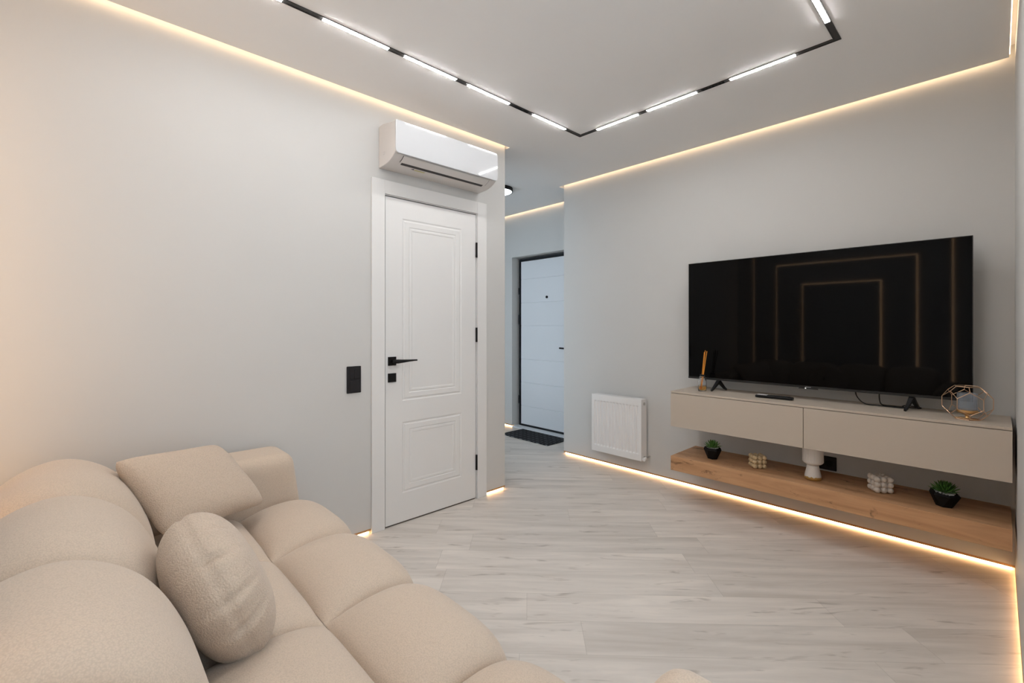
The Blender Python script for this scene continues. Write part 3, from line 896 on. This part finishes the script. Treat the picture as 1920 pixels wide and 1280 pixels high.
# lantern
ln = empty('candle_lantern', (3.108, .100, .763), label='rose gold geometric wire candle lantern with a glass cup at the right of the cabinet', cat='candle holder')
R_ = .089
def az(deg):   # azimuth measured at the lantern, 0 = towards the camera, positive = to the right in the photo
    d0 = math.atan2(-.100, -3.108)
    return d0 + math.radians(deg)
def ring(r, z, degs): return [Vector((r * math.cos(az(d)), r * math.sin(az(d)), z)) for d in degs]
mid = [8 + 60 * k for k in range(6)]; eq = [-22 + 60 * k for k in range(6)]
w_ = .0015
T = ring(.047, .157, mid); Mu = ring(.073, .134, mid); Eu = ring(R_, .104, eq)
El = ring(R_, .056, eq); Ml = ring(.073, .026, mid); Bt = ring(.047, w_ + .0003, mid)
b = B()
for k in range(6):
    k2 = (k + 1) % 6
    for p, q in ((T[k], T[k2]), (T[k], Mu[k]), (Mu[k], Eu[k]), (Mu[k], Eu[k2]), (Eu[k], El[k]), (El[k], Ml[k]), (El[k2], Ml[k]), (Ml[k], Bt[k]), (Bt[k], Bt[k2])):
        tube(b, [p, q], w_, 8)
for p in T + Mu + Eu + El + Ml + Bt:
    bmesh.ops.create_icosphere(b, subdivisions=1, radius=w_ * 1.15, matrix=Matrix.Translation(p))
obj('wire_frame', b, M['gold'], ln)
b = B(); tube(b, [Bt[1], Bt[4]], w_, 8); lathe(b, [(0, .0046), (.009, .006), (.006, .014), (.008, .022), (.032, .030), (.0385, .036), (.0385, .046), (.0365, .046), (.0365, .038), (0, .034)], 40)
obj('dish', b, M['brass'], ln)
b = B(); lathe(b, [(0, .0385), (.0362, .0385), (.0362, .126), (.0342, .126), (.0342, .042), (0, .042)], 96, rfun=lambda t, z: 1 + .012 * math.cos(2 * PI * t * 16))
o = obj('glass_cup', b, M['smoked'], ln, smooth=False)

# ------------------------------------------------------------------ things on the shelf
ZS = .316
def succulent(loc, label, w0, h, rz, nleaf, lm, lean, seed):
    random.seed(seed)
    r = empty('potted_succulent', loc, rz, label=label, cat='potted plant', group='succulents in black pots')
    # faceted pot: hexagon foot, wider irregular rim
    b = B(); n = 6
    lo_ = [b.verts.new((.58 * w0 * math.cos(2 * PI * k / n), .58 * w0 * math.sin(2 * PI * k / n), .0006)) for k in range(n)]
    mi_ = [b.verts.new((w0 * math.cos(2 * PI * (k + .5) / n), w0 * math.sin(2 * PI * (k + .5) / n), h * .80)) for k in range(n)]
    up_ = [b.verts.new((.88 * w0 * math.cos(2 * PI * (k + .5) / n), .88 * w0 * math.sin(2 * PI * (k + .5) / n), h + lean * math.cos(2 * PI * (k + .5) / n))) for k in range(n)]
    iu = [b.verts.new((.80 * w0 * math.cos(2 * PI * (k + .5) / n), .80 * w0 * math.sin(2 * PI * (k + .5) / n), h - .001 + lean * math.cos(2 * PI * (k + .5) / n))) for k in range(n)]
    il = [b.verts.new((.6 * w0 * math.cos(2 * PI * (k + .5) / n), .6 * w0 * math.sin(2 * PI * (k + .5) / n), h * .55)) for k in range(n)]
    for k in range(n):
        k2 = (k + 1) % n
        b.faces.new((lo_[k], lo_[k2], mi_[k])); b.faces.new((lo_[k2], mi_[k2], mi_[k]))
        b.faces.new((mi_[k], mi_[k2], up_[k2], up_[k])); b.faces.new((up_[k], up_[k2], iu[k2], iu[k])); b.faces.new((iu[k], iu[k2], il[k2], il[k]))
    b.faces.new(lo_[::-1]); b.faces.new(il)
    obj('pot', b, M['pot'], r)
    b = B()
    for k in range(150):
        a = random.random() * 2 * PI; q = math.sqrt(random.random()) * w0 * .66
        z = h - .006 + lean * .7 * math.cos(a) * q / w0 + random.random() * .003
        bmesh.ops.create_icosphere(b, subdivisions=1, radius=.0022 + random.random() * .002, matrix=Matrix.Translation((q * math.cos(a), q * math.sin(a), z)))
    tag(obj('pebbles', b, M['pebble'], r, smooth=True), kind='stuff')
    b = B()
    for k in range(nleaf):
        t = k / nleaf
        a = k * 2.39996
        el = math.radians(12 + 68 * t)            # outer leaves lie flat, inner ones stand
        ln_ = w0 * (1.02 - .42 * t) ; wd = .0065 * (w0 / .06) * (1 - .3 * t)
        base = Vector((.008 * math.cos(a), .008 * math.sin(a), h - .006 + .018 * t))
        d = Vector((math.cos(a) * math.cos(el), math.sin(a) * math.cos(el), math.sin(el)))
        side = Vector((-math.sin(a), math.cos(a), 0)); up = side.cross(d) * -1
        secs = []
        for s_, wf in ((0, .55), (.3, .95), (.6, 1.0), (.82, .62), (1, .02)):
            c = base + d * (ln_ * s_) + Vector((0, 0, 1)) * (ln_ * .12 * s_ * s_)
            ww = wd * wf
            secs.append([b.verts.new(c + side * ww), b.verts.new(c + up * ww * .35), b.verts.new(c - side * ww), b.verts.new(c - up * ww * .45)])
        for A_, B_ in zip(secs, secs[1:]):
            for q in range(4): b.faces.new((A_[q], A_[(q + 1) % 4], B_[(q + 1) % 4], B_[q]))
        b.faces.new(secs[0][::-1]); b.faces.new(secs[-1])
    obj('leaves', b, lm, r, smooth=True)
    return r
succulent((3.122, 1.324, ZS), 'small green succulent in a black pot at the shelf\'s left end', .056, .076, .35, 42, M['leaf'], .0, 1)
succulent((3.135, .180, ZS), 'spiky dark green succulent in a black pot at the shelf\'s right end',   .060, .072, .9, 60, M['leaf2'], .006, 2)

def bubble(loc, rz, d, m, label):
    r = B()
    rad = d / 2 * 1.06
    for i in range(3):
        for j in range(3):
            for k in range(3):
                if (i, j, k) == (1, 1, 1):
                    continue
                bmesh.ops.create_uvsphere(r, u_segments=20, v_segments=12, radius=rad, matrix=Matrix.Translation(((i - 1) * d, (j - 1) * d, rad + k * d * .94)))
    box(r, -d, d, -d, d, d * .45, d * 2.2)
    o = obj('bubble_candle', r, m, smooth=True); o.location = loc; o.rotation_euler = (0, 0, rz)
    tag(o, label=label, cat='candle', group='cube candles of round bubbles')
    wk = B(); tube(wk, [(0, 0, d * 2.5), (0, .001, d * 3.05 + .004)], .0012, 6)
    obj('wick', wk, M['white_plastic'], o)
bubble((3.132, 1.045, ZS), math.radians(43), .0280, M['candle_beige'], 'beige cube shaped bubble candle on the shelf beside the left succulent')
bubble((3.160, .436, ZS), math.radians(36), .0300, M['candle_white'], 'white cube shaped bubble candle on the shelf beside the right succulent')

gb = empty('ceramic_vase', (3.123, .741, ZS), label='white footed ceramic vase with ribbed cup and golden base in mid shelf', cat='vase')
b = B()
lathe(b, [(0, .0006), (.0382, .0006), (.0423, .004), (.0427, .012), (.0415, .026), (.0373, .045), (.0332, .062), (.0307, .078), (.0299, .088), (0, .088)], 56)
obj('foot', b, M['goblet'], gb, smooth=True)
b = B()
def rib(t, z): return 1 + (.010 * math.cos(2 * PI * t * 40) if .104 < z < .182 else 0)
lathe(b, [(0, .0882), (.0332, .0882), (.0432, .093), (.0510, .101), (.0527, .105), (.0527, .120), (.0527, .15), (.0527, .181), (.0525, .185), (.0510, .186), (.0498, .185), (.0498, .11), (.0415, .1), (0, .099)], 160, rfun=rib)
obj('cup', b, M['ceramic'], gb, smooth=True)
b = B(); lathe(b, [(0, .1795), (.0491, .1795), (.0491, .176), (0, .176)], 48)
obj('dark_filling', b, M['pot'], gb)

# ------------------------------------------------------------------ sofa
sofa = empty('sofa', (.3, 1.27, 0), label='cream boucle sofa with big rounded tufted blocks along the left', cat='sofa')
SY = [.405, .835, 1.28, 1.745, 2.20]
def resample(pts, n):
    P = [Vector((p[0], 0, p[1])) for p in pts]
    P = smooth_path(P, 12); d = [0]
    for a, c in zip(P, P[1:]): d.append(d[-1] + (c - a).length)
    out = []; j = 0
    for i in range(n + 1):
        s = d[-1] * i / n
        while j < len(d) - 2 and d[j + 1] < s: j += 1
        f = (s - d[j]) / max(1e-9, d[j + 1] - d[j])
        out.append(P[j].lerp(P[j + 1], min(1, max(0, f))))
    return out
def puffed(name, segs, amp, ny, powa=4, powb=4, side_drop=0, ex=.62):
    """segs: list of (profile points, rows n); every profile is one row of blocks"""
    b = B(); grid = []
    for pts, n in segs:
        R = resample(pts, n)
        rows = []
        for i, p in enumerate(R):
            t = (R[min(i + 1, n)] - R[max(i - 1, 0)]).normalized()
            nrm = Vector((-t.z, 0, t.x))
            a = i / n
            rows.append((p, nrm, max(0, 1 - abs(2 * a - 1) ** powa) ** ex))
        grid.append(rows)
    ys = []
    for k in range(4):
        for j in range(ny):
            u = j / ny; u = .5 - .5 * math.cos(PI * u)
            ys.append((SY[k] + (SY[k + 1] - SY[k]) * u, u))
    ys.append((SY[4], 1.0))
    for rows in grid:
        prev = None
        for p, nrm, fa in rows:
            line = []
            for y, u in ys:
                fb = max(0, 1 - abs(2 * u - 1) ** powb) ** ex
                h = amp * (fa * fb) - .012 * (1 - fa * fb)
                q = p + nrm * h
                line.append(b.verts.new((q.x, y, q.z)))
            if prev:
                for j in range(len(line) - 1): b.faces.new((prev[j], prev[j + 1], line[j + 1], line[j]))
            prev = line
    bmesh.ops.remove_doubles(b, verts=b.verts, dist=.0004)
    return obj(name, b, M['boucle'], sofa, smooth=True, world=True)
row_back = [(.12, .37), (.22, .395), (.36, .40), (.498, .395)]
row_front = [(.498, .395), (.62, .402), (.71, .395), (.765, .36), (.785, .30), (.785, .20), (.775, .12)]
puffed('seat', [(row_back, 44), (row_front, 60)], .058, 44, 3.2, 3.6)
back_prof = [(-.21, .12), (-.215, .35), (-.20, .55), (-.14, .675), (-.04, .722), (.055, .675), (.115, .57), (.145, .45), (.155, .34)]
puffed('backrest', [(back_prof, 110)], .056, 44, 7, 4.2)
def armfn(co):
    t = (co.z - .1) / .5
    if co.x > .3: co.x -= .07 * max(0, t) * (co.x - .3) / .5
    return co
for y0, y1, xf, fn in ((2.205, 2.455, .80, armfn), (.150, .408, .785, None)):
    b = B(); rbox(b, -.21, xf, y0, y1, .06, .632, .055, 26, fn)
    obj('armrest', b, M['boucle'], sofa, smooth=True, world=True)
b = B(); box(b, -.17, .745, .415, 2.195, .05, .33)
obj('base', b, M['boucle'], sofa, world=True)
for x in (-.12, .68):
    for y in (.28, 2.33):
        b = B(); lathe(b, [(0, .0005), (.018, .0005), (.024, .0595), (0, .0595)], 20, c=(x, y, 0))
        obj('leg', b, M['black'], sofa, world=True)

# ------------------------------------------------------------------ cushions
def pillow(c4, thick, name, m, label, n=48):
    TL, TR, BR, BL = [Vector(p) for p in c4]
    nr = (TR - TL).cross(BL - TL).normalized()
    ctr = (TL + TR + BR + BL) / 4
    b = B(); random.seed(7)
    grids = []
    for s in (-1, 1):
        g = []
        for i in range(n + 1):
            row = []
            for j in range(n + 1):
                u, v = i / n, j / n
                # pinch the sides in between the corners
                pu = u + .028 * math.sin(PI * v) * (1 - 2 * u) * (abs(2 * u - 1) ** 3)
                pv = v + .028 * math.sin(PI * u) * (1 - 2 * v) * (abs(2 * v - 1) ** 3)
                p = TL * (1 - pu) * (1 - pv) + TR * pu * (1 - pv) + BR * pu * pv + BL * (1 - pu) * pv
                k = abs(2 * u - 1) ** 7 * abs(2 * v - 1) ** 7
                p = ctr + (p - ctr) * (1.02 - .055 * k)
                e = (max(0, 1 - abs(2 * u - 1) ** 2.8) * max(0, 1 - abs(2 * v - 1) ** 2.8)) ** .5
                wr = .006 * math.sin(9 * u + 5 * v) * e + .004 * math.sin(17 * v - 3 * u) * e
                row.append(b.verts.new(p + nr * s * (thick / 2 * e + (wr if s > 0 else 0))))
            g.append(row)
        for i in range(n):
            for j in range(n): b.faces.new((g[i][j], g[i + 1][j], g[i + 1][j + 1], g[i][j + 1]))
    bmesh.ops.remove_doubles(b, verts=b.verts, dist=.0003)
    bmesh.ops.translate(b, verts=b.verts, vec=-ctr)
    o = obj(name, b, m, smooth=True); o.location = ctr
    tag(o, label=label, cat='cushion')
    return o
pillow([(.088, 2.00, .765), (.430, 2.285, .705), (.555, 2.05, .49), (.215, 1.87, .515)], .15, 'square_cushion', M['boucle2'],
       'square beige boucle cushion leaning in the far corner of the sofa')

def round_cushion(c, nrm, rad, th, label):
    b = B(); n, m_ = 144, 34
    z = Vector(nrm).normalized(); x = Vector((0, 1, 0)); x = (x - z * x.dot(z)).normalized(); y = z.cross(x)
    rings = []
    for i in range(m_ + 1):
        ph = -PI / 2 + PI * i / m_
        row = []
        for k in range(n):
            t = 2 * PI * k / n
            cr = abs(math.cos(ph)) ** .74; sr = math.copysign(abs(math.sin(ph)) ** .95, math.sin(ph))
            wr = 0
            q = math.sin(ph)
            pleat = sum(math.exp(-((math.atan2(math.sin(t - a), math.cos(t - a))) / wdt) ** 2) * amp for a, wdt, amp in PL)
            wr = -pleat * max(0, 1 - abs(q - .15) * 1.1) + .003 * math.sin(5 * t + 2 * q) + .0025 * math.sin(13 * t + 1) * math.cos(ph) ** 2
            seam = -.007 * math.exp(-((ph + .02) / .035) ** 2)
            r = rad * cr + wr + seam
            p = x * (r * math.cos(t)) + y * (r * math.sin(t)) + z * (th / 2 * sr * (1 + wr * 2))
            row.append(b.verts.new(p))
        rings.append(row)
    for a, d in zip(rings, rings[1:]):
        for k in range(n): b.faces.new((a[k], a[(k + 1) % n], d[(k + 1) % n], d[k]))
    bmesh.ops.remove_doubles(b, verts=b.verts, dist=.0003)
    o = obj('round_cushion', b, M['boucle2'], smooth=True); o.location = c
    tag(o, label=label, cat='cushion')
    return o
PL = [(.3, .035, .014), (.55, .03, .009), (1.9, .04, .010), (2.35, .04, .016), (2.9, .05, .012), (3.3, .03, .012), (-2.4, .05, .010), (-1.2, .05, .010), (-.5, .04, .010)]
round_cushion((.250, 1.312, .577), (.93, .01, .377), .186, .188, 'plump round beige boucle cushion leaning on the sofa backrest, nearest the camera')
